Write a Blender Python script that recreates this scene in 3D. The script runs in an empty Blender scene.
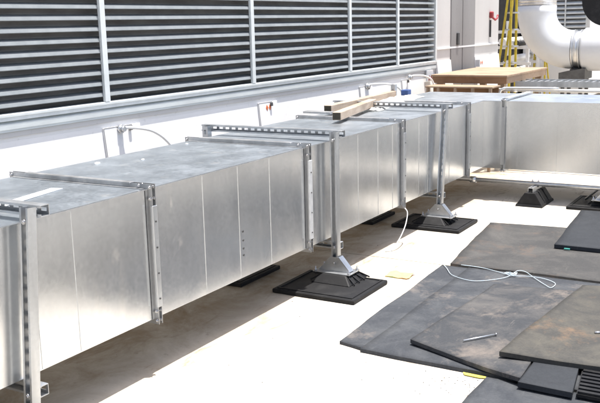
import bpy, bmesh, math, random
from mathutils import Vector, Matrix, noise
random.seed(7)
R = math.radians
sc = bpy.context.scene
col = sc.collection

# ---------------------------------------------------------------- materials
def new_mat(name):
    m = bpy.data.materials.new(name); m.use_nodes = True
    nt = m.node_tree; b = nt.nodes['Principled BSDF']
    return m, nt, b
def N(nt, t, **kw):
    n = nt.nodes.new(t)
    for k, v in kw.items():
        if k in n.inputs: n.inputs[k].default_value = v
        else: setattr(n, k, v)
    return n
def coords(nt, scale=(1,1,1), world=True):
    if world:
        g = N(nt, 'ShaderNodeNewGeometry'); out = g.outputs['Position']
    else:
        g = N(nt, 'ShaderNodeTexCoord'); out = g.outputs['Object']
    mp = N(nt, 'ShaderNodeMapping'); mp.inputs['Scale'].default_value = scale
    nt.links.new(out, mp.inputs['Vector'])
    return mp.outputs['Vector']
def noise_fac(nt, vec, scale, detail=6, rough=.6, lo=.35, hi=.65, dist=0):
    n = N(nt, 'ShaderNodeTexNoise'); n.inputs['Scale'].default_value = scale
    n.inputs['Detail'].default_value = detail; n.inputs['Roughness'].default_value = rough
    n.inputs['Distortion'].default_value = dist
    nt.links.new(vec, n.inputs['Vector'])
    mr = N(nt, 'ShaderNodeMapRange'); mr.inputs['From Min'].default_value = lo; mr.inputs['From Max'].default_value = hi
    nt.links.new(n.outputs['Fac'], mr.inputs['Value'])
    return mr.outputs['Result'], n.outputs['Fac']
def mix(nt, fac, a, b, blend='MIX'):
    m = N(nt, 'ShaderNodeMix', data_type='RGBA', blend_type=blend)
    if isinstance(fac, (int, float)): m.inputs[0].default_value = fac
    else: nt.links.new(fac, m.inputs[0])
    for s, v in ((6, a), (7, b)):
        if isinstance(v, (tuple, list)): m.inputs[s].default_value = (*v, 1)
        else: nt.links.new(v, m.inputs[s])
    return m.outputs[2]
def bump(nt, b, h, strength=.2, dist=.01):
    n = N(nt, 'ShaderNodeBump'); n.inputs['Strength'].default_value = strength; n.inputs['Distance'].default_value = dist
    nt.links.new(h, n.inputs['Height']); nt.links.new(n.outputs['Normal'], b.inputs['Normal'])
    return n
def simple(name, c1, c2=None, rough=.6, metal=0, scale=6, sc3=(1,1,1), bmp=.1, lo=.35, hi=.65, spec=.5):
    m, nt, b = new_mat(name)
    v = coords(nt, sc3)
    c2 = c2 or tuple(x*.75 for x in c1)
    f, raw = noise_fac(nt, v, scale, lo=lo, hi=hi)
    nt.links.new(mix(nt, f, c1, c2), b.inputs['Base Color'])
    b.inputs['Roughness'].default_value = rough; b.inputs['Metallic'].default_value = metal
    b.inputs['Specular IOR Level'].default_value = spec
    if bmp: bump(nt, b, raw, bmp, .01)
    return m

def galvanised(name, base=(.60,.62,.64), r0=.30, r1=.46, wave=.35, dirt=.25):
    m, nt, b = new_mat(name)
    v = coords(nt)
    vor = N(nt, 'ShaderNodeTexVoronoi'); vor.inputs['Scale'].default_value = 55; nt.links.new(v, vor.inputs['Vector'])
    bw = N(nt, 'ShaderNodeSeparateColor'); nt.links.new(vor.outputs['Color'], bw.inputs['Color'])
    sp = mix(nt, bw.outputs[0], tuple(x*.96 for x in base), tuple(min(1, x*1.03) for x in base))
    # dull oxide patches and vertical run marks
    v2 = coords(nt, (3, 3, .6))
    f, raw = noise_fac(nt, v2, 2.2, detail=2, lo=.42, hi=.78, dist=.3)
    c = mix(nt, f, sp, tuple(x*(1-dirt) for x in base))
    v3 = coords(nt, (9, 9, 1.2))
    f3, raw3 = noise_fac(nt, v3, .8, detail=2, rough=.5, lo=.60, hi=.90)
    c = mix(nt, f3, c, (.78, .78, .77))
    if name == 'galvanised_sheet':      # pale noisy-edged ovals at set spots
        gp = N(nt, 'ShaderNodeNewGeometry')
        for (X, Z, a, h) in ((.42, .79, .055, .085), (.97, .74, .045, .07), (.90, .98, .02, .07), (3.0, .8, .04, .05)):
            mp = N(nt, 'ShaderNodeMapping', vector_type='POINT'); mp.inputs['Location'].default_value = (-X/a, 0, -Z/h); mp.inputs['Scale'].default_value = (1/a, .02, 1/h)
            nt.links.new(gp.outputs['Position'], mp.inputs['Vector'])
            ln = N(nt, 'ShaderNodeVectorMath', operation='LENGTH'); nt.links.new(mp.outputs['Vector'], ln.inputs[0])
            fq, rq = noise_fac(nt, v, 30, detail=6, lo=.2, hi=.8)
            sb = N(nt, 'ShaderNodeMath', operation='SUBTRACT'); nt.links.new(fq, sb.inputs[0]); sb2 = N(nt, 'ShaderNodeMath', operation='MULTIPLY'); sb2.inputs[1].default_value = .75
            nt.links.new(ln.outputs['Value'], sb2.inputs[0]); nt.links.new(sb2.outputs[0], sb.inputs[1])
            cl = N(nt, 'ShaderNodeMath', operation='MULTIPLY', use_clamp=True); nt.links.new(sb.outputs[0], cl.inputs[0]); cl.inputs[1].default_value = 2.5
            c = mix(nt, cl.outputs[0], c, (.86, .86, .85))
    nt.links.new(c, b.inputs['Base Color'])
    b.inputs['Metallic'].default_value = .93
    mr = N(nt, 'ShaderNodeMapRange'); mr.inputs['To Min'].default_value = r0; mr.inputs['To Max'].default_value = r1
    f4, raw4 = noise_fac(nt, coords(nt, (1, 1, .5)), 5, detail=8)
    ad = N(nt, 'ShaderNodeMath', operation='MULTIPLY_ADD'); nt.links.new(bw.outputs[1], ad.inputs[0]); ad.inputs[1].default_value = .4
    ml = N(nt, 'ShaderNodeMath', operation='MULTIPLY'); nt.links.new(f4, ml.inputs[0]); ml.inputs[1].default_value = .6
    nt.links.new(ml.outputs[0], ad.inputs[2])
    nt.links.new(ad.outputs[0], mr.inputs['Value']); nt.links.new(mr.outputs['Result'], b.inputs['Roughness'])
    big, rb = noise_fac(nt, coords(nt, (1, 1, .7)), 1.6, detail=2)
    bump(nt, b, rb, wave, .03)
    return m

M = {}
M['duct'] = galvanised('galvanised_sheet', base=(.67,.69,.71), r0=.20, r1=.27, wave=.18, dirt=.06)
M['duct_top'] = galvanised('galvanised_sheet_weathered', base=(.53,.58,.63), r0=.30, r1=.44, wave=.35, dirt=.15)  # darker blue cast of sky and wall reflections put into the top's colour
M['strut'] = galvanised('galvanised_channel', base=(.55,.57,.59), r0=.35, r1=.5, wave=0, dirt=.3)
M['cleat'] = simple('zinc_cleat', (.72,.73,.73), (.60,.61,.62), rough=.45, metal=.45, scale=20, bmp=.03)
M['flange'] = galvanised('galvanised_flange', base=(.50,.51,.52), r0=.38, r1=.55, wave=0, dirt=.4)
M['bolt'] = simple('zinc_bolt', (.55,.55,.56), (.4,.4,.4), rough=.35, metal=.9, scale=40, bmp=0)
M['screw'] = simple('dark_screw', (.10,.10,.10), rough=.5, metal=.5, bmp=0)
M['rubber'] = simple('black_rubber', (.014,.014,.015), (.03,.03,.03), rough=.6, scale=8, lo=.5, hi=.75, spec=.2)
M['louver'] = simple('louver_grey_paint', (.66,.69,.69), (.58,.61,.61), rough=.45, scale=9, bmp=.02)
M['blade'] = simple('louver_blade_paint', (.27,.29,.30), (.22,.24,.25), rough=.5, scale=9, bmp=.02)
M['plenum'] = simple('dark_bird_screen', (.14,.145,.15), (.09,.09,.095), scale=3, sc3=(1,1,3), rough=.8, bmp=0)
M['sill'] = simple('pale_sill_paint', (.62,.66,.66), (.55,.58,.58), rough=.45, scale=3, sc3=(1,1,4), bmp=.02)
M['yellow'] = simple('yellow_fibreglass', (.58,.45,.03), (.42,.32,.04), rough=.45, scale=12, bmp=.03)
M['alu'] = simple('aluminium', (.70,.71,.72), (.58,.59,.6), rough=.35, metal=.85, scale=15, bmp=0)
M['red'] = simple('red_paint', (.33,.03,.04), rough=.4, bmp=0)
M['orange'] = simple('orange_print', (.65,.16,.05), rough=.6, bmp=0)
M['white'] = simple('white_plastic', (.80,.80,.79), (.72,.72,.71), rough=.4, scale=8, bmp=.03)
M['white_paint'] = simple('white_painted_metal', (.76,.77,.78), (.66,.67,.68), rough=.5, scale=2, sc3=(1,1,.4), bmp=.03)
M['dark'] = simple('dark_grey_metal', (.03,.03,.033), (.05,.05,.05), rough=.6, bmp=0)
M['saddle'] = simple('grey_steel_saddle', (.12,.12,.12), (.07,.07,.07), rough=.6, metal=.3)
M['blue'] = simple('blue_plastic', (.04,.09,.26), rough=.45, bmp=0)
M['string'] = simple('pale_blue_string', (.62,.72,.78), rough=.7, bmp=0)
M['lime'] = simple('lime_paper', (.66,.74,.36), (.85,.50,.34), rough=.7, scale=9, bmp=.05, lo=.45, hi=.55)
M['tape'] = simple('yellow_strap', (.62,.56,.10), rough=.6, bmp=0)
M['teal'] = simple('teal_paint', (.05,.35,.30), rough=.6, bmp=0)
M['pipewhite'] = simple('white_pipe_jacket', (.62,.64,.67), (.56,.58,.61), rough=.4, scale=2, bmp=.05)

# pale wall with light streaks and stains
def wall_mat(name, a, b_, s=1.2):
    m, nt, b = new_mat(name)
    f, raw = noise_fac(nt, coords(nt, (1, 1, .35)), s, detail=8, lo=.42, hi=.75)
    c = mix(nt, f, a, b_)
    f2, r2 = noise_fac(nt, coords(nt), 22, detail=6, lo=.62, hi=.8)
    c = mix(nt, f2, c, tuple(x*.8 for x in b_))
    nt.links.new(c, b.inputs['Base Color']); b.inputs['Roughness'].default_value = .65
    bump(nt, b, r2, .12, .004)
    return m
M['wall'] = wall_mat('white_membrane_upstand', (.82,.81,.80), (.74,.73,.71))
M['wall_panel'] = wall_mat('pale_grey_cladding', (.55,.54,.53), (.46,.45,.44), .8)
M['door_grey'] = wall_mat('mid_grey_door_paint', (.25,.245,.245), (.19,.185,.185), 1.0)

# roof membrane: cream, grimy
def ground_mat():
    m, nt, b = new_mat('cream_roof_membrane')
    v = coords(nt)
    f, raw = noise_fac(nt, v, .9, detail=10, rough=.62, lo=.38, hi=.68, dist=.5)
    c = mix(nt, f, (.60,.56,.49), (.47,.43,.37))
    f2, r2 = noise_fac(nt, coords(nt, (1.2, 4, 1)), 1.3, detail=10, rough=.7, lo=.55, hi=.74, dist=1.2)
    c = mix(nt, f2, c, (.20,.155,.11))
    f3, r3 = noise_fac(nt, v, 9, detail=8, rough=.7, lo=.60, hi=.72)
    c = mix(nt, f3, c, (.33,.29,.24))
    # brown shade along the duct painted into the colour, broken up with dirt
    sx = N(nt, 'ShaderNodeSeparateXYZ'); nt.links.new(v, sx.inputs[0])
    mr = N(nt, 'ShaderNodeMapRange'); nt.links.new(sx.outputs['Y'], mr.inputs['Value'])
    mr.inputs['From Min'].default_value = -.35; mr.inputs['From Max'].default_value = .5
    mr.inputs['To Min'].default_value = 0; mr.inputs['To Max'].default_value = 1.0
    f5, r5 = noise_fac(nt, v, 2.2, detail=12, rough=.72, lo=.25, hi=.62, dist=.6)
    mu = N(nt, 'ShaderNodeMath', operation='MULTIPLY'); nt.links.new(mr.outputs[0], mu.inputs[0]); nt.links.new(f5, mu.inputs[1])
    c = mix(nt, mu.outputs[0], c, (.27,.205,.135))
    f4, r4 = noise_fac(nt, v, 60, detail=4, lo=.66, hi=.74)
    c = mix(nt, f4, c, (.20,.17,.14))
    nt.links.new(c, b.inputs['Base Color']); b.inputs['Roughness'].default_value = .8
    b.inputs['Specular IOR Level'].default_value = .25
    bump(nt, b, r3, .25, .006)
    return m
M['ground'] = ground_mat()
M['seam'] = simple('membrane_seam', (.46,.42,.35), (.30,.26,.2), rough=.8, scale=7, spec=.2)

def mat_mat(name, base, dust, tint, amt=.5, seed=0):
    m, nt, b = new_mat(name)
    g = N(nt, 'ShaderNodeNewGeometry')
    mp = N(nt, 'ShaderNodeMapping'); nt.links.new(g.outputs['Position'], mp.inputs['Vector'])
    mp.inputs['Location'].default_value = (seed*3.7, seed*1.3, 0)
    v = mp.outputs['Vector']
    f, raw = noise_fac(nt, v, 2.6, detail=12, rough=.74, lo=.44, hi=.64, dist=.5)
    mu = N(nt, 'ShaderNodeMath', operation='MULTIPLY'); nt.links.new(f, mu.inputs[0]); mu.inputs[1].default_value = amt
    c = mix(nt, mu.outputs[0], base, dust)
    f2, r2 = noise_fac(nt, v, 1.9, detail=12, rough=.74, lo=.54, hi=.66, dist=.3)
    c = mix(nt, f2, c, tint)
    f3, r3 = noise_fac(nt, v, 70, detail=6, rough=.7, lo=.35, hi=.7)
    c = mix(nt, f3, c, tuple(x*.6 for x in base), 'MIX') if False else mix(nt, .25, c, mix(nt, f3, tuple(x*.5 for x in base), tuple(x*1.6 for x in base)))
    # scuffs
    mp2 = N(nt, 'ShaderNodeMapping'); nt.links.new(v, mp2.inputs['Vector']); mp2.inputs['Scale'].default_value = (2, 14, 1); mp2.inputs['Rotation'].default_value = (0, 0, .5+seed)
    f4, r4 = noise_fac(nt, mp2.outputs['Vector'], 1.6, detail=8, rough=.7, lo=.62, hi=.78)
    c = mix(nt, f4, c, dust)
    nt.links.new(c, b.inputs['Base Color']); b.inputs['Roughness'].default_value = .82
    b.inputs['Specular IOR Level'].default_value = .25
    bump(nt, b, r3, .35, .003)
    return m
M['mat_blue'] = mat_mat('blue_grey_walkway_rubber', (.040,.044,.051), (.105,.11,.115), (.17,.15,.135), .6, 1)
M['mat_brown'] = mat_mat('brown_grey_walkway_rubber', (.050,.050,.050), (.110,.105,.098), (.12,.09,.072), .65, 2)
M['mat_tan'] = mat_mat('tan_dusted_walkway_rubber', (.052,.051,.048), (.115,.106,.086), (.17,.115,.075), .75, 3)
M['mat_dusty'] = mat_mat('dusty_walkway_rubber', (.042,.045,.050), (.14,.13,.12), (.18,.155,.135), .7, 4)
M['mat_clean'] = mat_mat('clean_walkway_rubber', (.026,.029,.034), (.055,.06,.066), (.045,.045,.05), .4, 5)

def wood_mat(name, a, b_, axis=0):
    m, nt, b = new_mat(name)
    s = [18, 18, 18]; s[axis] = 1.5
    f, raw = noise_fac(nt, coords(nt, tuple(s)), 1.5, detail=6, lo=.3, hi=.7, dist=.4)
    c = mix(nt, f, a, b_)
    f2, r2 = noise_fac(nt, coords(nt), 3, detail=6, lo=.5, hi=.75)
    c = mix(nt, f2, c, tuple(x*.7 for x in b_))
    nt.links.new(c, b.inputs['Base Color']); b.inputs['Roughness'].default_value = .7
    bump(nt, b, raw, .2, .003)
    return m
M['wood_x'] = wood_mat('weathered_timber', (.47,.38,.30), (.34,.26,.19), 0)
M['wood_y'] = wood_mat('new_plywood', (.38,.28,.20), (.28,.19,.12), 1)
M['wood_end'] = simple('dark_end_grain', (.055,.045,.03), (.035,.03,.02), rough=.8, scale=40)
M['wood_dark'] = wood_mat('brown_timber', (.30,.17,.09), (.22,.12,.06), 1)

# ---------------------------------------------------------------- mesh helpers
class MB:
    def __init__(s): s.bm = bmesh.new()
    def box(s, x0, x1, y0, y1, z0, z1, mx=None):
        c = [Vector((x, y, z)) for z in (z0, z1) for y in (y0, y1) for x in (x0, x1)]
        if mx: c = [mx @ v for v in c]
        v = [s.bm.verts.new(p) for p in c]
        for f in ((0,2,3,1),(4,5,7,6),(0,1,5,4),(2,6,7,3),(0,4,6,2),(1,3,7,5)): s.bm.faces.new([v[i] for i in f])
        return s
    def hexa(s, pts):   # 4 bottom (ccw) + 4 top
        v = [s.bm.verts.new(p) for p in pts]
        for f in ((3,2,1,0),(4,5,6,7),(0,1,5,4),(1,2,6,5),(2,3,7,6),(3,0,4,7)): s.bm.faces.new([v[i] for i in f])
        return s
    def prism(s, poly, d, mx=None):  # poly: list of 3-vectors, extruded by vector d
        a = [Vector(p) for p in poly]; b = [p+Vector(d) for p in a]
        if mx: a = [mx@p for p in a]; b = [mx@p for p in b]
        a = [s.bm.verts.new(p) for p in a]; b = [s.bm.verts.new(p) for p in b]
        s.bm.faces.new(a[::-1]); s.bm.faces.new(b); n = len(a)
        for i in range(n): s.bm.faces.new([a[i], a[(i+1)%n], b[(i+1)%n], b[i]])
        return s
    def tube(s, path, r, seg=10, caps=True):
        path = [Vector(p) for p in path]; rings = []; prev = None
        n = len(path)
        for i, p in enumerate(path):
            t = (path[min(i+1, n-1)]-path[max(i-1, 0)]).normalized()
            if prev is None:
                u = t.orthogonal().normalized()
            else:
                u = (prev - t*prev.dot(t)).normalized()
            prev = u; w = t.cross(u)
            rr = r[i] if isinstance(r, (list, tuple)) else r
            rings.append([s.bm.verts.new(p+(u*math.cos(a)+w*math.sin(a))*rr) for a in [2*math.pi*k/seg for k in range(seg)]])
        for a, b in zip(rings, rings[1:]):
            for k in range(seg):
                f = s.bm.faces.new([a[k], a[(k+1)%seg], b[(k+1)%seg], b[k]]); f.smooth = True
        if caps: s.bm.faces.new(rings[0][::-1]); s.bm.faces.new(rings[-1])
        return s
    def bevel(s, w=.003, seg=1):
        bmesh.ops.recalc_face_normals(s.bm, faces=s.bm.faces)
        es = [e for e in s.bm.edges if len(e.link_faces) == 2 and e.calc_face_angle(0) > .5]
        bmesh.ops.bevel(s.bm, geom=es, offset=w, segments=seg, affect='EDGES', clamp_overlap=True)
        return s
    def build(s, name, mat, parent=None):
        bmesh.ops.recalc_face_normals(s.bm, faces=s.bm.faces)
        me = bpy.data.meshes.new(name); s.bm.to_mesh(me); s.bm.free()
        me.materials.append(mat)
        o = bpy.data.objects.new(name, me); col.objects.link(o)
        if parent: o.parent = parent; o.matrix_parent_inverse = parent.matrix_world.inverted()
        return o
def tag(o, label=None, cat=None, group=None, kind=None):
    for k, v in (('label', label), ('category', cat), ('group', group), ('kind', kind)):
        if v: o[k] = v
    return o
def empty(name, loc=(0,0,0), **kw):
    o = bpy.data.objects.new(name, None); o.empty_display_size = .2; col.objects.link(o)
    o.location = loc; o.matrix_world = Matrix.Translation(Vector(loc)); return tag(o, **kw)
def smooth_path(pts, n=6):
    P = [Vector(p) for p in pts]; out = []
    for i in range(len(P)-1):
        p0 = P[max(i-1,0)]; p1 = P[i]; p2 = P[i+1]; p3 = P[min(i+2, len(P)-1)]
        for k in range(n):
            t = k/n
            out.append(.5*((2*p1)+(-p0+p2)*t+(2*p0-5*p1+4*p2-p3)*t*t+(-p0+3*p1-3*p2+p3)*t*t*t))
    out.append(P[-1]); return out

# ---------------------------------------------------------------- dimensions
B, H, D, XC = .349, .75, 1.06, 6.45
T = B + H
WY = 1.61

# ---------------------------------------------------------------- setting
g = MB(); g.box(-300, 300, -300, 300, -.5, 0).build('ground', M['ground'])
tag(bpy.data.objects['ground'], kind='structure')
sm = MB()
for x in (-1.1, 3.62, 8.4, 13.2):
    y = -14
    sm.box(x, x+.009, y, 1.05, 0, .003)
sm_o = sm.build('path_seam', M['seam']); tag(sm_o, kind='structure')

# ---------------------------------------------------------------- louvered building wall
wall = empty('building_wall', (4, WY, 0), label='long white building wall with grey louvres running behind the duct', cat='wall')
SL = .10
def lean(mb):
    for v in mb.bm.verts: v.co.y -= (1.24-v.co.z)*SL
    return mb
m = MB(); m.box(-6, 9.06, WY, 6, 1.2355, 1.30); m.prism([(-6, WY, 1.235), (-6, WY-1.235*SL, 0), (-6, 6, 0), (-6, 6, 1.235)], (15.06, 0, 0)); m.box(-6, 9.06, WY, 6, 3.42, 4.4); m.box(-6, 9.06, WY+.30, 6, 1.30, 3.42); m.box(-6, -5.2, WY, WY+.3, 1.30, 3.42)
m.build('wall_base', M['wall'], wall)
m = MB(); m.box(9.063, 11.95, WY-.012, 6, 0, 4.4); m.build('wall_cladding', M['wall_panel'], wall)
m = MB(); m.box(-5.19, 9.01, WY+.09, WY+.12, 1.31, 3.41); m.build('screen', M['plenum'], wall)
# sill: sloping flashing with a drip lip and a shadow strip below
m = MB()
m.prism([(-6, WY+.02, 1.375), (-6, WY-.022, 1.355), (-6, WY-.022, 1.318), (-6, WY-.018, 1.318), (-6, WY-.018, 1.30), (-6, WY+.02, 1.30)], (15.06, 0, 0))
m.build('sill', M['sill'], wall)
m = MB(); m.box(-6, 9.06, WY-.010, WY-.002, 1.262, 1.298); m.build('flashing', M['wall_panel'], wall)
m = MB(); m.box(-6, 9.06, WY-.024, WY+.05, 1.377, 1.425); m.box(-6, 9.06, WY-.03, WY+.02, 1.405, 1.42)
m.build('louver_frame', M['louver'], wall)
m = MB(); m.box(9.012, 9.06, WY-.028, WY+.2, 1.427, 3.42); m.build('louver_frame', M['louver'], wall)
m = MB()
z = 1.47; 
while z < 3.4:
    # sloping nose, then a short blade running back towards the bird screen
    x0, x1 = -5.19, 9.01
    m.prism([(x0, WY-.010, z-.004), (x0, WY-.012, z), (x0, WY-.006, z+.022), (x0, WY+.006, z+.028), (x0, WY+.075, z+.040), (x0, WY+.075, z+.037), (x0, WY+.008, z+.024), (x0, WY-.001, z+.018), (x0, WY-.005, z-.004)], (x1-x0, 0, 0))
    z += .0833
m.build('louver_blades', M['blade'], wall)
for x in (-2.05, .05, 2.15, 4.235, 6.325, 7.70):
    m = MB(); m.box(x-.027, x+.027, WY-.03, WY-.006, 1.427, 3.42); m.build('mullion', M['louver'], wall)
# ridge rails along the cladding
m = MB(); m.box(9.07, 11.94, WY-.03, WY-.014, 1.575, 1.60); m.build('rail', M['white_paint'], wall)
m = MB(); m.prism([(9.065, WY-.014, 1.41), (9.065, WY-.03, 1.41), (9.065, WY-.03-.16, 0), (9.065, WY-.014, 0)], (.56, 0, 0)); m.prism([(10.715, WY-.014, 1.41), (10.715, WY-.03, 1.41), (10.715, WY-.19, 0), (10.715, WY-.014, 0)], (1.23, 0, 0)); m.build('upstand', M['wall'], wall)
for i, (x0, x1) in enumerate(((9.64, 10.115), (10.145, 10.70))):  # two flat mid-grey panels, darker than the cladding around them
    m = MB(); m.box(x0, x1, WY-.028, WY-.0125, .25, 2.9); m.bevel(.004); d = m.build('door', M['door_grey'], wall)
    if i == 0:
        m = MB(); m.box(9.86, 9.95, WY-.05, WY-.029, 1.62, 1.80); m.bevel(.006); m.build('handle', M['dark'], d)
# access plates with a latch each
for (x0, x1, z0, z1) in ((2.09, 2.52, .82, 1.222), (4.31, 4.66, .82, 1.222), (6.57, 6.92, .82, 1.222), (7.83, 8.14, .82, 1.222)):
    m = MB(); m.box(x0, x1, WY-.016, WY-.0015, z0, z1); m.bevel(.003); lean(m); pl = m.build('access_plate', M['wall'], wall)
    m = MB(); m.box(x0, x0+.004, WY-.018, WY-.0165, z0, z1); m.box(x0+.0041, x1-.1, WY-.018, WY-.0165, z1-.005, z1); lean(m); m.build('edge_seal', M['door_grey'], pl)
    m = MB(); m.box(x1-.15, x1-.115, WY-.040, WY-.0205, z1-.045, z1-.008); m.bevel(.004); lean(m); m.build('latch', M['saddle'], pl)
def diamonds(mb, xs, zc, y):
    for x in xs:
        mb.prism([(x-.022, y, zc), (x, y, zc-.03), (x+.022, y, zc), (x, y, zc+.03)], (0, -.003, 0))
m = MB(); diamonds(m, (4.455, 4.51), 1.165, WY-.0165); lean(m); m.build('red_mark', M['orange'], wall)
m = MB(); m.box(8.64, 8.87, WY-.05, WY-.032, 1.15, 1.30); s_ = m.build('notice_plate', M['white_paint'], wall)
m = MB()
for dx in (0, .075):
    m.prism([(8.69+dx, WY-.051, 1.16), (8.715+dx, WY-.051, 1.16), (8.735+dx, WY-.051, 1.225), (8.71+dx, WY-.051, 1.225)], (0, -.003, 0))
    m.prism([(8.735+dx, WY-.051, 1.16), (8.755+dx, WY-.051, 1.16), (8.737+dx, WY-.051, 1.225), (8.736+dx, WY-.051, 1.225)], (0, -.003, 0))
m.build('red_mark', M['red'], s_)
m = MB(); m.box(10.72, 10.9, WY-.11, WY-.036, 1.25, 1.36); s_ = m.build('notice_plate', M['white_paint'], wall)
m = MB(); diamonds(m, (10.77, 10.84), 1.31, WY-.1105); m.build('red_mark', M['orange'], s_)
# red pull switch on a rod
sw = empty('alarm_lever', (11.47, WY-.02, 1.9), label='small red lever on a thin dark rod fixed to the pale wall', cat='lever')
m = MB(); m.box(11.463, 11.483, WY-.04, WY-.013, 1.70, 1.98); m.build('rod', M['dark'], sw)
m = MB(); m.box(11.44, 11.52, WY-.07, WY-.013, 2.01, 2.12); m.bevel(.012); m.tube([(11.48, WY-.05, 2.03), (11.56, WY-.08, 1.98), (11.63, WY-.09, 2.01), (11.66, WY-.09, 2.06)], .017, 8); m.build('lever', M['red'], sw)

def conduit(pts, label):
    root = empty('conduit', pts[0], label=label, cat='conduit', group='conduits curving out of the white wall')
    MB().tube(smooth_path(pts), .013, 10).build('hose', M['white'], root)
    a = Vector(pts[0]); MB().tube([a+Vector((0, -.002, 0)), a+Vector((0, -.03, 0))], .034, 14).tube([a+Vector((0, -.03, 0)), a+Vector((0, -.055, 0))], .022, 12).build('fitting', M['alu'], root)
conduit([(2.27, WY-.02, 1.2), (2.33, WY-.10, 1.205), (2.50, WY-.17, 1.16), (2.62, WY-.24, 1.04), (2.70, WY-.27, .85)], 'white hose curving from the wall behind the bare duct top, nearest the camera')
conduit([(6.74, WY-.02, 1.22), (6.8, WY-.1, 1.24), (7.05, WY-.2, 1.22), (7.25, WY-.26, 1.13), (7.3, WY-.28, .9)], 'white hose curving from the wall behind the timber lengths')
conduit([(7.98, WY-.05, 1.25), (8.03, WY-.12, 1.27), (8.25, WY-.18, 1.25), (8.42, WY-.22, 1.17), (8.5, WY-.24, .95)], 'white hose curving from the wall towards the plywood platform')

# ---------------------------------------------------------------- duct
duct = empty('air_duct', (2.5, .5, B), label='long galvanised rectangular air duct with a right-angle branch across the roof', cat='duct')
FX = [-2.79, -1.04, .717, 2.481, 4.201, 5.93]
def panel_section(x0, x1, seams):
    """closed box with raised vertical lap seams on the front face, wrapped over the top"""
    m = MB(); m.box(x0, x1, 0, D, B, T)
    for s_ in seams:
        m.box(s_-.0025, s_+.0025, -.0028, -.0002, B+.004, T-.006)
    # rolled top edge along the front and back
    m.box(x0, x1, -.004, .016, T+.0005, T+.004)
    return m
xs = [-6.0] + FX
seamset = {1: [-1.6, -2.2], 2: [-.15, .115], 3: [1.21, 1.59, 1.97], 4: [3.32, 3.70, 4.0], 5: [4.6, 4.82, 5.4]}
for i in range(len(xs)-1):
    sec = panel_section(xs[i], xs[i+1]-.0005, seamset.get(i, [])).build('duct_section', M['duct'], duct)
    m = MB(); m.box(xs[i]+.02, xs[i+1]-.03, .018, D-.002, T+.0006, T+.003); m.build('top_sheet', M['duct_top'], sec)
# corner piece and branch towards the right
m = MB(); m.prism([(5.93, 0, B), (XC, 0, B), (XC, -.23, B), (XC+D, -.23, B), (XC+D, D, B), (5.93, D, B)], (0, 0, H))
m.box(XC-.0035, XC-.0002, -.06, -.052, B+.004, T-.004)
sec = m.build('duct_section', M['duct'], duct)
m = MB(); m.prism([(5.95, .006, T+.0006), (XC+.006, .006, T+.0006), (XC+.006, -.20, T+.0006), (XC+D-.004, -.20, T+.0006), (XC+D-.004, D-.004, T+.0006), (5.95, D-.004, T+.0006)], (0, 0, .0024)); m.build('top_sheet', M['duct_top'], sec)
FYS = [-.235, -1.98, -3.73, -5.5]
seamsR = [[-.39, -.82, -1.25, -1.68], [-2.4, -2.83, -3.3], [-4.2, -4.6, -5.0]]
for i in range(3):
    m = MB(); m.box(XC, XC+D, FYS[i+1]+.0005, FYS[i]-.0005, B, T)
    for s_ in seamsR[i]: m.box(XC-.0035, XC-.0002, s_-.004, s_+.004, B+.004, T-.004)
    m.box(XC-.003, XC+.014, FYS[i+1]+.001, FYS[i]-.001, T+.0005, T+.004)
    sec = m.build('duct_section', M['duct'], duct)
    m = MB(); m.box(XC+.016, XC+D-.002, FYS[i+1]+.03, FYS[i]-.03, T+.0006, T+.003); m.build('top_sheet', M['duct_top'], sec)
# transverse flanges
P_, W_ = .032, .016
def bolt(mb, c, d, r=.011, L=.022):
    c = Vector(c); d = Vector(d); mb.tube([c-d*L, c+d*L], r*.55, 8); mb.tube([c-d*L*.75, c-d*L*.3], r, 6); mb.tube([c+d*L*.3, c+d*L*.75], r, 6)
for k, x in enumerate(FX):
    ang = MB()
    for dx in (-W_, W_-.004):     # two back-to-back angle rings
        ang.box(x+dx, x+dx+.004, -P_, -.0002, B-P_, T+P_)
        ang.box(x+dx, x+dx+.004, D+.0002, D+P_, B-P_, T+P_)
        ang.box(x+dx, x+dx+.004, 0, D, T+.0042, T+P_)
        ang.box(x+dx, x+dx+.004, 0, D, B-P_, B-.0002)
    for dx0, dx1 in ((-W_-.022, -W_-.0003), (W_+.0003, W_+.022)):   # legs lying on the sheet
        ang.box(x+dx0, x+dx1, -.0045, -.0036, B, T)
        ang.box(x+dx0, x+dx1, .02, D-.01, T+.0042, T+.0068)
    fl = ang.build('flange', M['flange'], duct)
    c = MB(); c.box(x-W_-.005, x+W_+.005, -P_-.0035, -P_+.012, B+.07, T-.09); c.bevel(.002); cl = c.build('cleat', M['cleat'] if k == 3 else M['strut'], fl)
    for zz in (B+.12, B+.27, B+.42, B+.57):
        s_ = MB(); s_.tube([(x, -P_-.0036, zz), (x, -P_-.007, zz)], .006, 6); s_.build('screw', M['screw'], fl)
    c = MB(); c.box(x-W_-.004, x+W_+.004, .12, D-.1, T+P_-.010, T+P_+.003); c.bevel(.002); c.build('cleat', M['flange'], fl)
    for (yy, zz) in ((-.016, T+.014), (-.016, B-.012), (D+.016, T+.014), (-.018, B+.045), (-.018, T-.05), (.06, T+.02)):
        b_ = MB(); bolt(b_, (x, yy, zz), (1, 0, 0), .011, .028); b_.build('corner_bolt', M['bolt'], fl)
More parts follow.
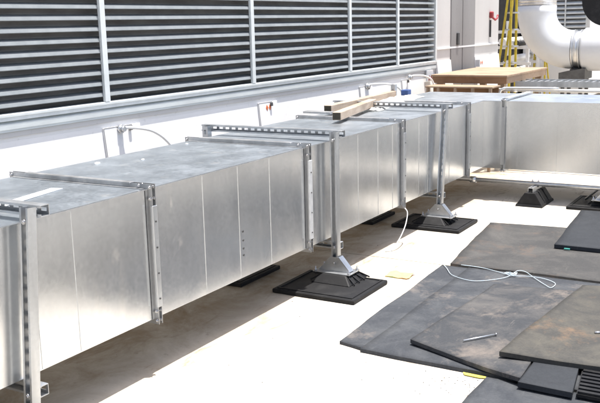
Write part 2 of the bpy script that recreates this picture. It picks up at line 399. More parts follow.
for k, y in enumerate(FYS):
    ang = MB()
    for dy in (-W_, W_-.004):
        ang.box(XC-P_, XC-.0002, y+dy, y+dy+.004, B-P_, T+P_)
        ang.box(XC+D+.0002, XC+D+P_, y+dy, y+dy+.004, B-P_, T+P_)
        ang.box(XC, XC+D, y+dy, y+dy+.004, T+.0042, T+P_)
        ang.box(XC, XC+D, y+dy, y+dy+.004, B-P_, B-.0002)
    fl = ang.build('flange', M['flange'], duct)
    c = MB(); c.box(XC-P_-.003, XC-P_+.012, y-W_-.004, y+W_+.004, B+.05, T-.06); c.build('cleat', M['flange'], fl)
    c = MB(); c.box(XC+.08, XC+D-.1, y-W_-.004, y+W_+.004, T+P_-.01, T+P_+.003); c.build('cleat', M['cleat'], fl)
    for (xx, zz) in ((XC-.016, T+.014), (XC-.016, B-.012)):
        b_ = MB(); bolt(b_, (xx, y, zz), (0, 1, 0), .011, .028); b_.build('corner_bolt', M['bolt'], fl)
# row of drilled screw holes on one panel
for zz in (.66, .60, .545, .50):
    m = MB(); m.tube([(1.625, -.0003, zz), (1.625, -.0028, zz)], .0075, 8); m.build('screw', M['screw'], duct)
# blobs of sealant on the top
for (x, y, r) in ((1.30, .93, .016), (1.55, .75, .010), (2.30, .95, .010)):
    m = MB(); bmesh.ops.create_icosphere(m.bm, subdivisions=2, radius=r, matrix=Matrix.Translation((x, y, T+.006)) @ Matrix.Diagonal((1.6, 1, .5, 1)))
    for f in m.bm.faces: f.smooth = True
    m.build('sealant_blob', M['white'], duct)

# ---------------------------------------------------------------- slotted channel supports
def strut(mb, L, mx):
    """41 mm channel along local +Z, slotted web at local -X, open towards +X"""
    w, t = .027, .003
    mb.box(-w, w, -w, -w+t, 0, L, mx); mb.box(-w, w, w-t, w, 0, L, mx)
    mb.box(w-t, w, -w+t+.0001, -w+.012, 0, L, mx); mb.box(w-t, w, w-.012, w-t-.0001, 0, L, mx)
    mb.box(-w, -w+t, -w+t+.0001, -.009, 0, L, mx); mb.box(-w, -w+t, .009, w-t-.0001, 0, L, mx)
    z = 0; first = .014
    mb.box(-w, -w+t, -.00899, .00899, 0, first, mx); z = first
    while z + .036 < L:
        z += .036; e = min(z+.026, L)
        mb.box(-w, -w+t, -.00899, .00899, z, e, mx); z = e
    if z < L: mb.box(-w, -w+t, -.00899, .00899, z+.0001, L, mx)
def rubber_foot(root, x, y0, y1, x0, x1, yc):
    m = MB(); m.box(x0, x1, y0, y1, .002, .034); m.bevel(.006)
    m.box(x0+.03, x1-.03, y0+.03, y0+.045, .0342, .040); m.box(x0+.03, x1-.03, y1-.045, y1-.03, .0342, .040)
    m.box(x0+.03, x0+.045, y0+.046, y1-.046, .0342, .040); m.box(x1-.045, x1-.03, y0+.046, y1-.046, .0342, .040)
    base = m.build('rubber_base', M['rubber'], root)
    m = MB(); a, h = .17, .095
    m.hexa([(x-a, yc-a, .0345), (x+a, yc-a, .0345), (x+a, yc+a, .0345), (x-a, yc+a, .0345), (x-.10, yc-.10, h), (x+.10, yc-.10, h), (x+.10, yc+.10, h), (x-.10, yc+.10, h)]); m.bevel(.006)
    for k in (-1.5, -.5, .5, 1.5):       # moulded ribs fanning down the mound
        for sy in (-1, 1):
            xx = x+k*.05; xo = x+k*.085
            m.prism([(xx, yc+sy*.095, h-.006), (xo, yc+sy*.19, .036), (xo+.010, yc+sy*.19, .036), (xx+.010, yc+sy*.095, h-.006)], (0, 0, .010))
    m.build('mound', M['rubber'], base)
    return base
def bracket(root, x, y):
    m = MB(); z0, z1, t = .096, .215, .005
    for dx in (-.034, .029):
        m.prism([(x+dx, y-.13, z0), (x+dx, y-.13, z0+.012), (x+dx, y-.035, z1), (x+dx, y+.035, z1), (x+dx, y+.13, z0+.012), (x+dx, y+.13, z0)], (t, 0, 0))
    m.prism([(x-.033, y-.132, z0+.012), (x+.033, y-.132, z0+.012), (x+.033, y-.037, z1), (x-.033, y-.037, z1)], (0, -.004, 0))
    m.box(x-.09, x+.09, y-.16, y+.16, z0, z0+.005)
    br = m.build('foot_bracket', M['strut'], root)
    for (dx, dy) in ((-.07, -.145), (.07, -.145), (-.07, .145), (.07, .145)):
        b_ = MB(); b_.tube([(x+dx, y+dy, z0-.02), (x+dx, y+dy, z0+.04)], .005, 8); b_.tube([(x+dx, y+dy, z0+.006), (x+dx, y+dy, z0+.018)], .012, 6); b_.build('anchor_bolt', M['bolt'], br)
    b_ = MB(); bolt(b_, (x-.034, y, .165), (1, 0, 0), .012, .012); b_.build('through_bolt', M['bolt'], br)
def support(px, bx, label, tilt=0, pad=None, brace=False, yend=-.115, pname='duct_support'):
    root = empty(pname, (px, .5, 0), label=label, cat='duct support', group='channel supports straddling the duct')
    y = -.064
    lower = Vector((px-tilt, y, .11)); upper = Vector((px, y, T+.083))
    q = (upper-lower); L = q.length; flip = Matrix.Rotation(math.pi, 4, 'Z')
    mx = Matrix.Translation(lower) @ Vector((0, 0, 1)).rotation_difference(q).to_matrix().to_4x4() @ flip
    m = MB(); strut(m, L, mx); m.build('post', M['strut'], root)
    mx = Matrix.Translation((px, D+.06, .11)); m = MB(); strut(m, T+.083-.11, mx); m.build('post', M['strut'], root)
    # crossbeam: local z -> +Y, web towards +X
    rot = Matrix(((-1, 0, 0, 0), (0, 0, 1, 0), (0, 1, 0, 0), (0, 0, 0, 1)))
    m = MB(); strut(m, D+.25, Matrix.Translation((bx, yend, T+.062)) @ rot); m.build('crossbeam', M['strut'], root)
    m = MB(); strut(m, D+.21, Matrix.Translation((px-tilt*.8+.0545, -.085, B-P_-.028)) @ rot); m.build('crossbeam', M['strut'], root)
    m = MB(); bolt(m, (px-.02, y, T+.02), (1, 0, 0), .013, .02); m.build('through_bolt', M['bolt'], root)
    m = MB(); bolt(m, (px-tilt*.8-.02, y, B-P_-.028), (1, 0, 0), .013, .02); m.build('through_bolt', M['bolt'], root)
    if pad:
        x0, x1, y0, y1 = pad
        b1 = rubber_foot(root, px-tilt, y0, y1, x0, x1, (y0+y1)/2)
        bracket(root, px-tilt, y)
        rubber_foot(root, px, .53, 1.22, x0, x1, .88)
        m = MB(); m.box(px-.09, px+.09, .8, 1.2, .096, .108); m.build('foot_bracket', M['strut'], root)
    return root
support(-.215, -.160, 'slotted channel support at the left edge of the photo, its foot out of view', tilt=.085, pad=(-.6, .0, -.43, .24))
support(2.795, 2.850, 'upright channel support on a black ribbed foot, at the middle of the duct', pad=(2.35, 2.93, -.44, .25))
support(5.10, 5.155, 'slightly leaning channel support on a black foot, nearest the duct corner', tilt=.13, pad=(4.69, 5.24, -.37, .33))
# support under the branch, standing on the right
root = empty('duct_support', (6.55, -1.35, 0), label='channel support with a low brace under the branch duct, at the right edge', cat='duct support', group='channel supports straddling the duct')
rubber_foot(root, 6.5, -1.75, -1.0, 6.21, 6.86, -1.38); bracket(root, 6.385, -1.40)
m = MB(); strut(m, T-.05, Matrix.Translation((6.38, -1.42, .10)) @ Matrix.Rotation(math.pi, 4, 'Z')); m.build('post', M['strut'], root)
m = MB(); m.tube([(6.40, -1.42, .33), (6.58, -1.12, .05)], .012, 8); m.build('brace', M['strut'], root)
rot2 = Matrix(((0, 0, 1, 0), (0, 1, 0, 0), (-1, 0, 0, 0), (0, 0, 0, 1)))
m = MB(); strut(m, D+.24, Matrix.Translation((6.34, -1.465, T+.03)) @ rot2); m.build('crossbeam', M['strut'], root)
m = MB(); strut(m, D+.24, Matrix.Translation((6.34, -1.465, B-P_-.028)) @ rot2); m.build('crossbeam', M['strut'], root)

# small black ribbed block carrying the pipe
blk = empty('pipe_block', (6.39, -.62, 0), label='small black ribbed rubber block under the thin pipe, in front of the duct corner', cat='pipe support')
m = MB()
for k in range(3):
    x0 = 6.17+k*.155; x1 = x0+.135
    m.hexa([(x0, -.755, .025), (x1, -.755, .025), (x1, -.485, .025), (x0, -.485, .025), (x0+.012, -.675, .150), (x1-.012, -.675, .150), (x1-.012, -.565, .150), (x0+.012, -.565, .150)])
m.bevel(.004); m.hexa([(6.15, -.765, .0), (6.64, -.765, .0), (6.64, -.475, .0), (6.15, -.475, .0), (6.16, -.76, .026), (6.63, -.76, .026), (6.63, -.48, .026), (6.16, -.48, .026)])
m.box(6.20, 6.60, -.66, -.58, .03, .135)
m.build('rubber_block', M['rubber'], blk)
m = MB(); strut(m, .36, Matrix.Translation((6.21, -.62, .1715)) @ rot2); m.build('channel', M['strut'], blk)
for dy in (-.032, .032):
    m = MB(); m.tube([(6.40, -.62+dy, .18), (6.40, -.62+dy, .262)], .005, 8); m.tube([(6.40, -.62+dy, .236), (6.40, -.62+dy, .246)], .011, 6); m.build('clamp_bolt', M['bolt'], blk)
pp = empty('roof_pipe', (6.40, -.6, .22), label='thin grey pipe running just above the roof in front of the branch duct', cat='pipe')
m = MB(); m.tube([(6.40, .30, .215), (6.40, -5.5, .215)], .024, 14); m.build('pipe', M['alu'], pp)
m = MB(); m.tube([(6.40, .12, .215), (6.40, .05, .215)], .036, 14); m.build('coupling', M['alu'], pp)

# ---------------------------------------------------------------- rubber mats
def mat_sheet(name, corners, z0, th, mat, label, wob=.008, lift=(0,0,0,0), und=.004, n=26, seed=0, grp=True):
    """corners: front-left, front-right, back-right, back-left in world xy"""
    m = MB(); c = [Vector((*p, 0)) for p in corners]
    top, bot = [], []
    for i in range(n+1):
        rt, rb = [], []
        for j in range(n+1):
            u, v = j/n, i/n
            p = c[0]*(1-u)*(1-v)+c[1]*u*(1-v)+c[2]*u*v+c[3]*(1-u)*v
            edge = (1 if (j in (0, n) or i in (0, n)) else .3)
            dx = noise.noise(Vector((p.x*1.7+seed*5, p.y*1.7, 1.3)))*wob*edge*2 + noise.noise(Vector((p.x*9+seed*5, p.y*9, 7.3)))*wob*edge*.4
            dy = noise.noise(Vector((p.x*1.7+seed*5, p.y*1.7, 5.3)))*wob*edge*2 + noise.noise(Vector((p.x*9, p.y*9+seed, 3.3)))*wob*edge*.4
            l = lift[0]*((1-u)*(1-v))**3+lift[1]*(u*(1-v))**3+lift[2]*(u*v)**3+lift[3]*((1-u)*v)**3
            zz = z0+l+und*(.5+.5*noise.noise(Vector((p.x*2.3, p.y*2.3, seed*2.1))))
            rb.append(m.bm.verts.new((p.x+dx, p.y+dy, zz))); rt.append(m.bm.verts.new((p.x+dx, p.y+dy, zz+th)))
        top.append(rt); bot.append(rb)
    for i in range(n):
        for j in range(n):
            f = m.bm.faces.new([top[i][j], top[i][j+1], top[i+1][j+1], top[i+1][j]]); f.smooth = True
            m.bm.faces.new([bot[i][j], bot[i+1][j], bot[i+1][j+1], bot[i][j+1]])
    for i in range(n):
        m.bm.faces.new([top[i][0], top[i+1][0], bot[i+1][0], bot[i][0]])
        m.bm.faces.new([top[i][n], bot[i][n], bot[i+1][n], top[i+1][n]])
        m.bm.faces.new([top[0][i], bot[0][i], bot[0][i+1], top[0][i+1]])
        m.bm.faces.new([top[n][i], top[n][i+1], bot[n][i+1], bot[n][i]])
    o = m.build(name, mat)
    return tag(o, label, 'rubber mat', 'rubber mats spread on the roof' if grp else None)
mat_sheet('rubber_mat', [(1.62, -.70), (1.58, -.90), (3.55, -.86), (3.55, -.645)], .001, .017, M['mat_blue'], 'narrow blue-grey rubber sheet along the left edge of the spread mats', .010, seed=1)
mat_sheet('rubber_mat', [(1.555, -.885), (1.53, -2.6), (3.56, -2.75), (3.565, -.865)], .002, .021, M['mat_blue'], 'wide blue-grey rubber sheet beneath the dusty and tan sheets', .006, und=.002, seed=2)
mat_sheet('rubber_mat', [(3.60, -.70), (3.62, -3.2), (5.5, -3.3), (5.17, -.50)], .001, .026, M['mat_brown'], 'brown-grey rubber sheet behind the string loop, under the clean dark mat', .012, seed=3)
mat_sheet('rubber_mat', [(4.42, -1.33), (4.50, -3.2), (6.05, -3.2), (5.92, -1.22)], .033, .032, M['mat_clean'], 'clean dark rubber mat lying on the brown-grey sheet at the right edge', .005, seed=4)
mat_sheet('rubber_mat', [(1.75, -1.13), (1.46, -1.89), (3.22, -1.83), (3.12, -1.22)], .0265, .024, M['mat_dusty'], 'dusty grey rubber sheet with a nail on it and a black front edge', .008, und=.001, lift=(.010, .020, 0, 0), seed=5)
mat_sheet('rubber_mat', [(1.70, -1.70), (1.81, -2.75), (3.62, -2.85), (3.28, -1.82)], .054, .027, M['mat_tan'], 'tan-stained rubber sheet lying topmost at the right', .008, lift=(.012, .01, 0, 0), und=.008, seed=6)
mat_sheet('rubber_mat', [(.60, -1.70), (.60, -2.8), (1.50, -2.7), (1.50, -1.70)], .001, .018, M['mat_blue'], 'grey rubber sheet at the bottom edge under the thick square tile', .008, seed=7)
mat_sheet('rubber_mat', [(1.41, -1.905), (1.40, -2.195), (1.835, -2.135), (1.82, -1.90)], .032, .030, M['mat_clean'], 'thick smooth square rubber tile beside the ribbed one', .003, und=.003, seed=8)
mat_sheet('rubber_mat', [(2.0, -3.35), (2.0, -6.2), (5.6, -6.3), (5.6, -3.4)], .001, .02, M['mat_blue'], 'blue-grey rubber sheet lying apart, farthest to the right of the spread mats', .01, seed=11)  # out-of-view sheet added so the duct face has something dark to reflect
m = MB()
m.prism([(1.42, -2.21, .034), (1.42, -2.62, .034), (1.90, -2.62, .034), (1.86, -2.15, .034)], (0, 0, .018))
for k in range(9):
    x = 1.425+k*.049
    m.box(x, x+.026, -2.62, -2.215+(.05*k/8 if k else 0), .052, .066)
tag(m.build('ribbed_mat', M['rubber']), 'black rubber tile with raised parallel ribs at the bottom right corner', 'rubber mat', 'rubber mats spread on the roof')

# ---------------------------------------------------------------- bits lying about
st = [(3.62,-.60,.034),(3.45,-.72,.032),(3.28,-.83,.032),(3.20,-.98,.032),(3.22,-1.08,.032),(3.34,-1.20,.034),(3.44,-1.25,.040),(3.55,-1.27,.050),(3.56,-1.33,.046),(3.46,-1.43,.034),(3.33,-1.54,.034),(3.28,-1.60,.032),(3.40,-1.60,.032),(3.47,-1.50,.036),(3.47,-1.38,.04),(3.42,-1.27,.044),(3.50,-1.15,.034),(3.56,-.98,.036),(3.57,-.80,.036)]
tag(MB().tube(smooth_path(st, 5), .0023, 6).build('string', M['string']), 'loose loop of pale blue string lying on the rubber mats', 'string')
pk = [(3.47+.03*math.sin(k*2.1), -1.24+.045*math.cos(k*1.3), .046+.006*math.sin(k*3)) for k in range(14)]
tag(MB().tube(smooth_path(pk, 4), .0023, 6).build('string_knot', M['string']), 'small tangled knot of pale string beside the string loop', 'string')
nl = empty('nail', (2.05, -1.53, .06), label='long pale nail lying on the dusty rubber sheet', cat='nail')
MB().tube([(1.87, -1.43, .064), (2.06, -1.57, .064)], .005, 8).build('shank', M['alu'], nl)
MB().tube([(2.06, -1.57, .064), (2.066, -1.5745, .064)], .009, 10).build('head', M['bolt'], nl)
m = MB(); m.tube([(2.28, -2.12, .094), (2.30, -2.155, .094)], .008, 8)
tag(m.build('bolt', M['bolt']), 'short bolt lying on the tan-stained rubber sheet', 'bolt')
m = MB()
gp = [[(3.10+.16*i/5, -.33-.20*j/5, .006+.02*abs(noise.noise(Vector((i*.9, j*.9, 2))))) for j in range(6)] for i in range(6)]
vs = [[m.bm.verts.new((x+.02*noise.noise(Vector((y*30, x*9, 0))), y+.025*noise.noise(Vector((x*30, y*9, 0))), z)) for x, y, z in r] for r in gp]
for i in range(5):
    for j in range(5): m.bm.faces.new([vs[i][j], vs[i+1][j], vs[i+1][j+1], vs[i][j+1]])
bmesh.ops.solidify(m.bm, geom=m.bm.faces[:], thickness=.002)
tag(m.build('paper_scrap', M['lime']), 'crumpled lime and orange paper scrap on the sunny roof', 'litter')
m = MB(); m.prism([(1.50, -1.57, .004), (1.53, -1.55, .004), (1.525, -1.69, .004), (1.51, -1.70, .004), (1.495, -1.66, .004)], (0, 0, .006)); m.bevel(.002)
tag(m.build('strap_end', M['tape']), 'short yellow strap end poking out from under the rubber sheet', 'strap')
m = MB(); m.box(4.395, 4.41, -1.47, -1.42, .036, .05); m.bevel(.003)
tag(m.build('tape_tab', M['teal']), 'tiny teal tab at the front edge of the clean dark mat', 'tab')
m = MB(); m.tube(smooth_path([(4.20, -.03, B-.03), (4.19, -.06, .28), (4.13, -.07, .19), (4.02, -.08, .12), (3.93, -.08, .07), (3.86, -.06, .01), (3.80, -.02, .006)]), .005, 6)
tag(m.build('hanging_wire', M['white']), 'thin pale wire hanging from the duct flange to the roof', 'wire')
rnd = random.Random(3)
deb = [(1.40, -1.64), (1.43, -1.58), (1.36, -1.70), (1.44, -1.74), (1.33, -1.60), (1.47, -1.66), (1.37, -1.54), (1.30, -1.68), (1.35, -1.62), (1.41, -1.50), (1.26, -1.60)]
m = MB()
for k in range(150):
    if k < 95:
        x = rnd.gauss(1.38, .10); y = rnd.gauss(-1.60, .16)
        if x > 1.5: continue
    else:
        x = rnd.uniform(-.2, 5); y = rnd.uniform(-2.0, .4)
        if x > 1.45 and y < -.55: continue
    r = rnd.uniform(.001, .004)
    bmesh.ops.create_icosphere(m.bm, subdivisions=1, radius=r, matrix=Matrix.Translation((x, y, r*.6)) @ Matrix.Diagonal((rnd.uniform(.8, 1.8), 1, .6, 1)))
tag(m.build('grit', M['saddle']), 'scattered dark grit on the roof by the mats', 'grit', kind='stuff')
m = MB(); m.prism([(.02, .36, T+.006), (.0, .43, T+.006), (.50, .53, T+.004), (.52, .46, T+.004)], (0, 0, .003)) 
m.prism([(-.6, .24, T+.008), (-.62, .31, T+.008), (-.0, .43, T+.006), (.02, .36, T+.006)], (0, 0, .003))
tag(m.build('metal_strip', M['cleat']), 'bare flat metal strip lying on the duct top at the far left', 'metal strip')

# timber lengths on the duct
def timber(p0, p1, w, h, zb, label, roll=0):
    a = Vector((*p0, zb)); b = Vector((*p1, zb)); d = (b-a); L = d.length; ang = math.atan2(d.y, d.x)
    mx = Matrix.Translation(a) @ Matrix.Rotation(ang, 4, 'Z')
    m = MB(); m.box(.004, L, -w/2, w/2, 0, h, mx); m.bevel(.004)
    o = m.build('timber', M['wood_x']); tag(o, label, 'timber', 'timbers lying on the duct')
    m = MB(); m.box(0, .0038, -w/2+.004, w/2-.004, .004, h-.004, mx); m.build('end_grain', M['wood_end'], o)
    return o
timber((4.47, .90), (6.3, 1.03), .080, .072, T+.034, 'longer weathered timber lying nearest the wall on the duct')
timber((3.90, .50), (5.25, .79), .080, .072, T+.034, 'shorter weathered timber lying in front of the longer one on the duct')
rot_y = Matrix(((-1, 0, 0, 0), (0, 0, 1, 0), (0, 1, 0, 0), (0, 0, 0, 1)))
m = MB(); m.box(4.37, 4.46, .82, 1.12, T+.033, T+.052); m.bevel(.002)
tag(m.build('steel_plate', M['flange']), 'flat grey steel plate lying under the end of the longer timber', 'plate')
# crumpled white sheeting
m = MB(); nx, ny = 34, 16; vs = []
for i in range(nx+1):
    r = []
    for j in range(ny+1):
        u, v = i/nx, j/ny
        x = 4.95+1.75*u; y = .58+.30*v+.22*u+.05*noise.noise(Vector((u*4, v*3, 2)))
        z = T+.012+.06*math.sin(math.pi*min(1, max(0, v)))**.6*(.55+.8*abs(noise.noise(Vector((u*7, v*4, 5)))))*math.sin(math.pi*min(.98, max(.02, u)))**.4 + .015*noise.noise(Vector((u*25, v*14, 1)))*(1 if 0 < v < 1 else 0)
        r.append(m.bm.verts.new((x, y, max(T+.008, z))))
    vs.append(r)
for i in range(nx):
    for j in range(ny):
        f = m.bm.faces.new([vs[i][j], vs[i+1][j], vs[i+1][j+1], vs[i][j+1]]); f.smooth = True
bmesh.ops.solidify(m.bm, geom=m.bm.faces[:], thickness=.002)
tag(m.build('plastic_sheeting', M['white']), 'crumpled white plastic sheeting bunched beside the timbers', 'plastic sheeting')
m = MB(); m.box(6.52, 6.62, .94, 1.03, T+.034, T+.10); m.bevel(.006)
bx_ = m.build('blue_box', M['blue']); tag(bx_, 'small blue plastic box on the far end of the duct top', 'box')
m = MB(); strut(m, .16, Matrix.Translation((6.30, 1.02, T+.02))); tag(m.build('channel_stub', M['strut']), 'short upright grey channel stub next to the blue box', 'channel')

# ---------------------------------------------------------------- plywood platform over the pipes
pf = empty('platform', (9.6, 1, 0), label='raised plywood walkway platform behind the duct corner', cat='platform')
m = MB(); m.box(8.56, 10.60, .385, 1.47, 1.225, 1.25); m.bevel(.003); m.build('deck', M['wood_y'], pf)
for a in ((8.575, 8.615, .40, 1.455), (10.55, 10.585, .40, 1.455)):
    m = MB(); m.box(a[0], a[1], a[2], a[3], 1.135, 1.2245); m.build('joist', M['wood_dark'], pf)
for y in (.40, 1.41):
    m = MB(); m.box(8.617, 10.548, y, y+.04, 1.135, 1.2245); m.build('joist', M['wood_y'], pf)
for (x, y) in ((8.618, .442), (8.618, 1.315), (10.45, .442), (10.45, 1.315)):
    m = MB(); m.box(x, x+.09, y, y+.09, 0, 1.2243); m.build('leg', M['wood_y'], pf)
cr = empty('timber_crate', (8.25, .9, 0), label='low timber frame standing in front of the plywood platform', cat='crate')
m = MB(); m.box(8.12, 8.46, .44, 1.38, 1.105, 1.125); m.bevel(.003); m.build('top_board', M['wood_y'], cr)
for y in (.46, .70, .94, 1.18, 1.33):
    m = MB(); m.box(8.13, 8.17, y, y+.035, .70, 1.1045); m.build('post', M['wood_y'], cr)
m = MB(); m.box(8.125, 8.165, .45, 1.37, .62, .6995); m.build('rail', M['wood_y'], cr)
m = MB(); m.box(8.40, 8.42, .45, 1.37, .62, 1.1); m.build('back_panel', M['wood_dark'], cr)
for y in (.46, 1.33):
    m = MB(); m.box(8.13, 8.17, y, y+.035, 0, .6195); m.build('leg', M['wood_y'], cr)

# ---------------------------------------------------------------- cable tray and pipes beyond the branch
ct = empty('cable_tray', (9, -1, 1.1), label='long galvanised ladder tray running right behind the branch duct', cat='cable tray')
for x in (8.85, 9.35):
    m = MB(); m.box(x, x+.012, -8, .36, 1.08, 1.155); m.build('side_rail', M['strut'], ct)
m = MB(); y = .30
while y > -8: m.box(8.863, 9.349, y-.022, y, 1.125, 1.140); y -= .09
m.build('rungs', M['strut'], ct)
for y in (.1, -1.4, -2.9, -4.4):
    m = MB(); m.box(8.83, 9.38, y-.04, y, 1.03, 1.079); m.box(9.08, 9.12, y-.04, y, 0, 1.029); m.build('leg', M['strut'], ct)
wp = empty('white_pipe', (8.6, -1, 1.08), label='slim white pipe running level in front of the ladder tray', cat='pipe')
MB().tube([(8.48, .62, 1.065), (8.48, -8, 1.065)], .022, 12).build('pipe', M['white'], wp)
MB().tube([(8.48, .30, 1.065), (8.48, .22, 1.065)], .032, 12).build('coupling', M['alu'], wp)
for y in (-1.9, -4.5):
    MB().box(8.46, 8.50, y, y+.04, 0, 1.042).build('post', M['strut'], wp)
wp = empty('grey_pipe', (8.3, .3, 1.0), label='short grey pipe stub emerging between the timber frame and the tray', cat='pipe')
MB().tube(smooth_path([(8.3, .40, .9), (8.3, .40, 1.04), (8.31, .36, 1.09), (8.33, .25, 1.10), (8.36, -.35, 1.10)]), .018, 10).build('pipe', M['alu'], wp)
MB().box(8.27, 8.33, .36, .44, 0, .9).build('post', M['strut'], wp)
for (x, y, lab) in ((20.9, 3.27, 'left of the two neighbouring'), (20.95, 2.86, 'right of the two neighbouring'), (21.2, 2.02, 'lone rightmost of the')):
    m = MB()
    m.hexa([(x-.2, y-.16, 0), (x+.2, y-.16, 0), (x+.2, y+.16, 0), (x-.2, y+.16, 0), (x-.18, y-.09, .12), (x+.18, y-.09, .12), (x+.18, y+.09, .12), (x-.18, y+.09, .12)]); m.bevel(.008)
    for k in (-1, 1): m.box(x-.185, x-.181, y+k*.05-.01, y+k*.05+.01, .02, .09)
    tag(m.build('roof_block', M['rubber']), lab+' far black rubber blocks seen over the branch duct', 'pipe support', 'far black rubber blocks')

# ---------------------------------------------------------------- big insulated pipe with elbow
X0 = 14.0; PR = .36; YC = 1.50; BR = .70; ZC = 1.40
bp = empty('insulated_pipe', (X0, YC, ZC), label='big white insulated pipe bending from vertical to horizontal', cat='pipe')
m = MB(); m.tube([(X0, YC, ZC+BR+.12), (X0, YC, 4.2)], PR*.985, 36)
for k in range(40): 
    zz = ZC+BR+.16+k*.05
    m.tube([(X0, YC, zz), (X0, YC, zz+.008)], PR*.995, 36)
m.build('metal_jacket', M['alu'], bp)
arc = [(X0, YC, ZC+BR+.12)] + [(X0, YC-BR+BR*math.cos(a), ZC+BR-BR*math.sin(a)) for a in [math.pi/2*k/20 for k in range(21)]] + [(X0, YC-BR-.02, ZC)]
MB().tube(arc, PR, 40).build('elbow', M['pipewhite'], bp)
y1 = YC-BR-.02
m = MB(); m.tube([(X0, y1, ZC), (X0, y1-.17, ZC)], PR*.95, 36); m.tube([(X0, y1-.01, ZC), (X0, y1-.03, ZC)], PR*1.03, 36); m.tube([(X0, y1-.13, ZC), (X0, y1-.15, ZC)], PR*1.03, 36); m.build('joint_band', M['alu'], bp)
MB().tube([(X0, y1-.17, ZC), (X0, y1-.19, ZC), (X0, y1-.22, ZC), (X0, -8, ZC)], [PR*.96, PR*1.05, PR*1.10, PR*1.10], 40).build('straight_run', M['pipewhite'], bp)
sd = empty('pipe_saddle', (X0, .8, 0), label='dark steel saddle stand under the joint of the big white pipe', cat='pipe stand')
m = MB(); m.prism([(X0-.3, .98, .86), (X0-.3, .98, .98), (X0-.3, .56, 1.06), (X0-.3, .50, 1.06), (X0-.3, .50, .86)], (.6, 0, 0)); m.build('cradle', M['saddle'], sd)
m = MB(); m.box(X0-.28, X0+.28, .60, .78, .985, 1.05); m.build('pad', M['dark'], sd)
for x in (X0-.28, X0+.22):
    for y in (.55, .88): MB().box(x, x+.06, y, y+.06, 0, .8595).build('leg', M['saddle'], sd)

# ladders
def stepladder(x, yc, w0, w1, h, label, spread=.9, lean=0):
    root = empty('stepladder', (x, yc, 0), label=label, cat='ladder', group='yellow stepladders behind the platform')
    def P(s, z, rear=0): # s=-1 right (-Y), +1 left
        t = z/h; return Vector((x+(spread*(1-t) if rear else 0)+.0, yc+s*(w0*(1-t)+w1*t)/2+lean*t, z))
    for rear in (0, 1):
        for s in (1, -1):
            a, b = P(s, .02, rear), P(s, h, rear)
            m = MB(); w = .018 if rear == 0 else .013
            m.hexa([a+Vector((-.018, -w, 0)), a+Vector((.018, -w, 0)), a+Vector((.018, w, 0)), a+Vector((-.018, w, 0)), b+Vector((-.018, -w, 0)), b+Vector((.018, -w, 0)), b+Vector((.018, w, 0)), b+Vector((-.018, w, 0))])
            m.build('rail', M['yellow'], root)
            m = MB(); m.box(a.x-.05, a.x+.05, a.y-.035, a.y+.035, 0, .06); m.build('foot', M['dark'], root)
    z = .3
    while z < h-.1:
        a, b = P(1, z), P(-1, z); m = MB(); m.box(x-.06, x+.05, b.y+.03, a.y-.03, z-.014, z+.014); m.build('step', M['alu'], root)
        a, b = P(1, z, 1), P(-1, z, 1); m = MB(); m.box(a.x-.012, a.x+.012, b.y+.02, a.y-.02, z-.014, z+.014); m.build('cross_bar', M['alu'], root)
        z += .3
    m = MB(); m.box(x-.09, x+.12, yc+lean-w1/2-.03, yc+lean+w1/2+.03, h, h+.05); m.build('top_cap', M['yellow'], root)
    return root
lad = stepladder(12.9, 1.62, .40, .30, 2.9, 'yellow stepladder standing at the wall corner, left of the big pipe', spread=.34)
lad.rotation_euler.z = R(90)
stepladder(16.0, 1.96, .26, .22, 1.40, 'low yellow stepladder half hidden beneath the pipe elbow', spread=.6)

# ---------------------------------------------------------------- rooftop plant behind
def unit(name, x0, x1, y0, y1, h, label, louvre=None, mat='white_paint', cat='rooftop unit', blade='louver', pitch=.10):
    root = empty(name, ((x0+x1)/2, (y0+y1)/2, 0), label=label, cat=cat)
    m = MB(); m.box(x0, x1, y0, y1, .25, h); m.bevel(.01); m.build('casing', M[mat], root)
    m = MB(); m.box(x0+.1, x1-.1, y0+.1, y1-.1, 0, .249); m.build('plinth', M['saddle'], root)
    if louvre:
        a, b, z0, z1 = louvre
        m = MB(); m.box(x0-.012, x0-.001, a, b, z0, z1); m.build('opening', M['plenum'], root)
        m = MB(); z = z0+.02
        while z < z1-.03:
            m.prism([(x0-.075, a, z), (x0-.075, a, z+.03), (x0-.013, a, z+.07), (x0-.013, a, z+.062)], (0, b-a, 0)); z += pitch
        m.build('louver_blades', M[blade], root)
        for y in (a-.02, (a+b)/2, b):
            m = MB(); m.box(x0-.09, x0-.078, y, y+.03, z0, z1); m.build('mullion', M[blade], root)
    return root
unit('rooftop_unit', 17.0, 20.5, 1.15, 2.62, 3.4, 'tall louvred air handling unit behind the pipe elbow', (1.22, 2.10, 1.55, 3.35))
unit('rooftop_unit', 22.5, 25.5, -6.0, 3.4, 1.75, 'long low white rooftop unit beyond the black blocks', (-5.5, .8, .5, 1.5))
unit('dark_cabinet', 16.6, 18.4, 2.72, 5.2, 3.3, 'tall dark cabinet in the gap beside the wall corner', None, 'dark', 'cabinet')  # plain dark block that fills the gap beside the wall corner
# steel pipe rack seen between ladder and elbow
rk = empty('pipe_rack', (15.6, 2.3, 0), label='white steel rack with stacked pipes, between ladder and elbow', cat='pipe rack')
for (y) in (1.95, 2.62):
    for x in (15.1, 15.9): MB().box(x, x+.06, y, y+.06, 0, 1.95).build('post', M['white_paint'], rk)
for z in (.75, 1.05, 1.38, 1.70):
    for x in (15.05, 15.95): MB().box(x, x+.04, 1.9, 2.75, z, z+.06).build('shelf_bar', M['white_paint'], rk)
for (y, z, r) in ((2.1, .87, .05), (2.4, .9, .08), (2.2, 1.2, .07), (2.5, 1.18, .05), (2.15, 1.50, .06), (2.45, 1.53, .08)):
    MB().tube([(14.9, y, z), (16.4, y, z)], r, 16).build('pipe', M['dark'] if r < .07 else M['white_paint'], rk)
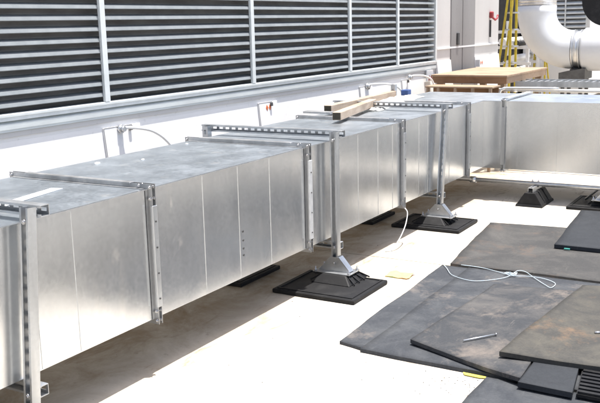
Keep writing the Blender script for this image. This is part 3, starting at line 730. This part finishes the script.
# black hose drum end beside the unit
dr = empty('black_duct', (15.6, .9, 2.2), label='black round duct end above the horizontal white pipe', cat='duct')
MB().tube([(15.1, .42, 2.30), (16.4, .42, 2.30)], .47, 40).build('shell', M['dark'], dr)
MB().tube([(15.07, .42, 2.30), (15.12, .42, 2.30)], .49, 40).build('rim', M['rubber'], dr)
MB().box(15.3, 15.4, .37, .47, 0, 1.85).build('post', M['saddle'], dr)
# parapet far behind and to the right
def parapet(x0, x1, y0, y1, label):
    root = empty('parapet_wall', ((x0+x1)/2, (y0+y1)/2, 0), label=label, cat='parapet')
    MB().box(x0, x1, y0, y1, 0, 1.1).build('wall', M['wall_panel'], root)
    MB().box(x0-.05, x1+.05, y0-.05, y1+.05, 1.1, 1.16).build('coping', M['sill'], root)
parapet(34, 34.4, -30, 30, 'long pale parapet wall at the far end of the roof')
# ---------------------------------------------------------------- light
SUN = Vector((.10, -.14, 1)).normalized()
el = math.asin(SUN.z); az = math.atan2(SUN.x, SUN.y)
w = bpy.data.worlds.new('World'); sc.world = w; w.use_nodes = True
nt = w.node_tree; bg = nt.nodes['Background']
sky = nt.nodes.new('ShaderNodeTexSky'); sky.sky_type = 'NISHITA'; sky.sun_disc = False
sky.sun_elevation = el; sky.sun_rotation = az; sky.dust_density = 4; sky.ozone_density = 1.0; sky.altitude = 0
nt.links.new(sky.outputs[0], bg.inputs[0]); bg.inputs[1].default_value = .12
ld = bpy.data.lights.new('sun', 'SUN'); ld.energy = 4.4; ld.angle = R(.55); ld.color = (1, .965, .91)
lo = bpy.data.objects.new('sun', ld); col.objects.link(lo)
lo.rotation_euler = (-SUN).to_track_quat('-Z', 'Y').to_euler()

# ---------------------------------------------------------------- camera
yaw, pitch, roll = 0.532007193, 0.200393110, -0.0235713932
cy_, sy_, cp, sp = math.cos(yaw), math.sin(yaw), math.cos(pitch), math.sin(pitch)
f = Vector((cy_*cp, sy_*cp, -sp)); r = Vector((sy_, -cy_, 0)); u = r.cross(f)
c, s = math.cos(roll), math.sin(roll)
r2 = c*r+s*u; u2 = -s*r+c*u
cd = bpy.data.cameras.new('camera'); cam = bpy.data.objects.new('camera', cd); col.objects.link(cam)
mw = Matrix((r2, u2, -f)).transposed().to_4x4(); mw.translation = Vector((-2.97396, -3.14687, 1.98))
cam.matrix_world = mw
cd.sensor_width = 36; cd.sensor_fit = 'HORIZONTAL'; cd.lens = 871.4/600*36
cd.clip_start = .05; cd.clip_end = 2000
sc.camera = cam
sc.view_settings.view_transform = 'Standard'; sc.view_settings.look = 'None'
sc.view_settings.exposure = .98; sc.view_settings.gamma = 1; sc.view_settings.use_curve_mapping = False
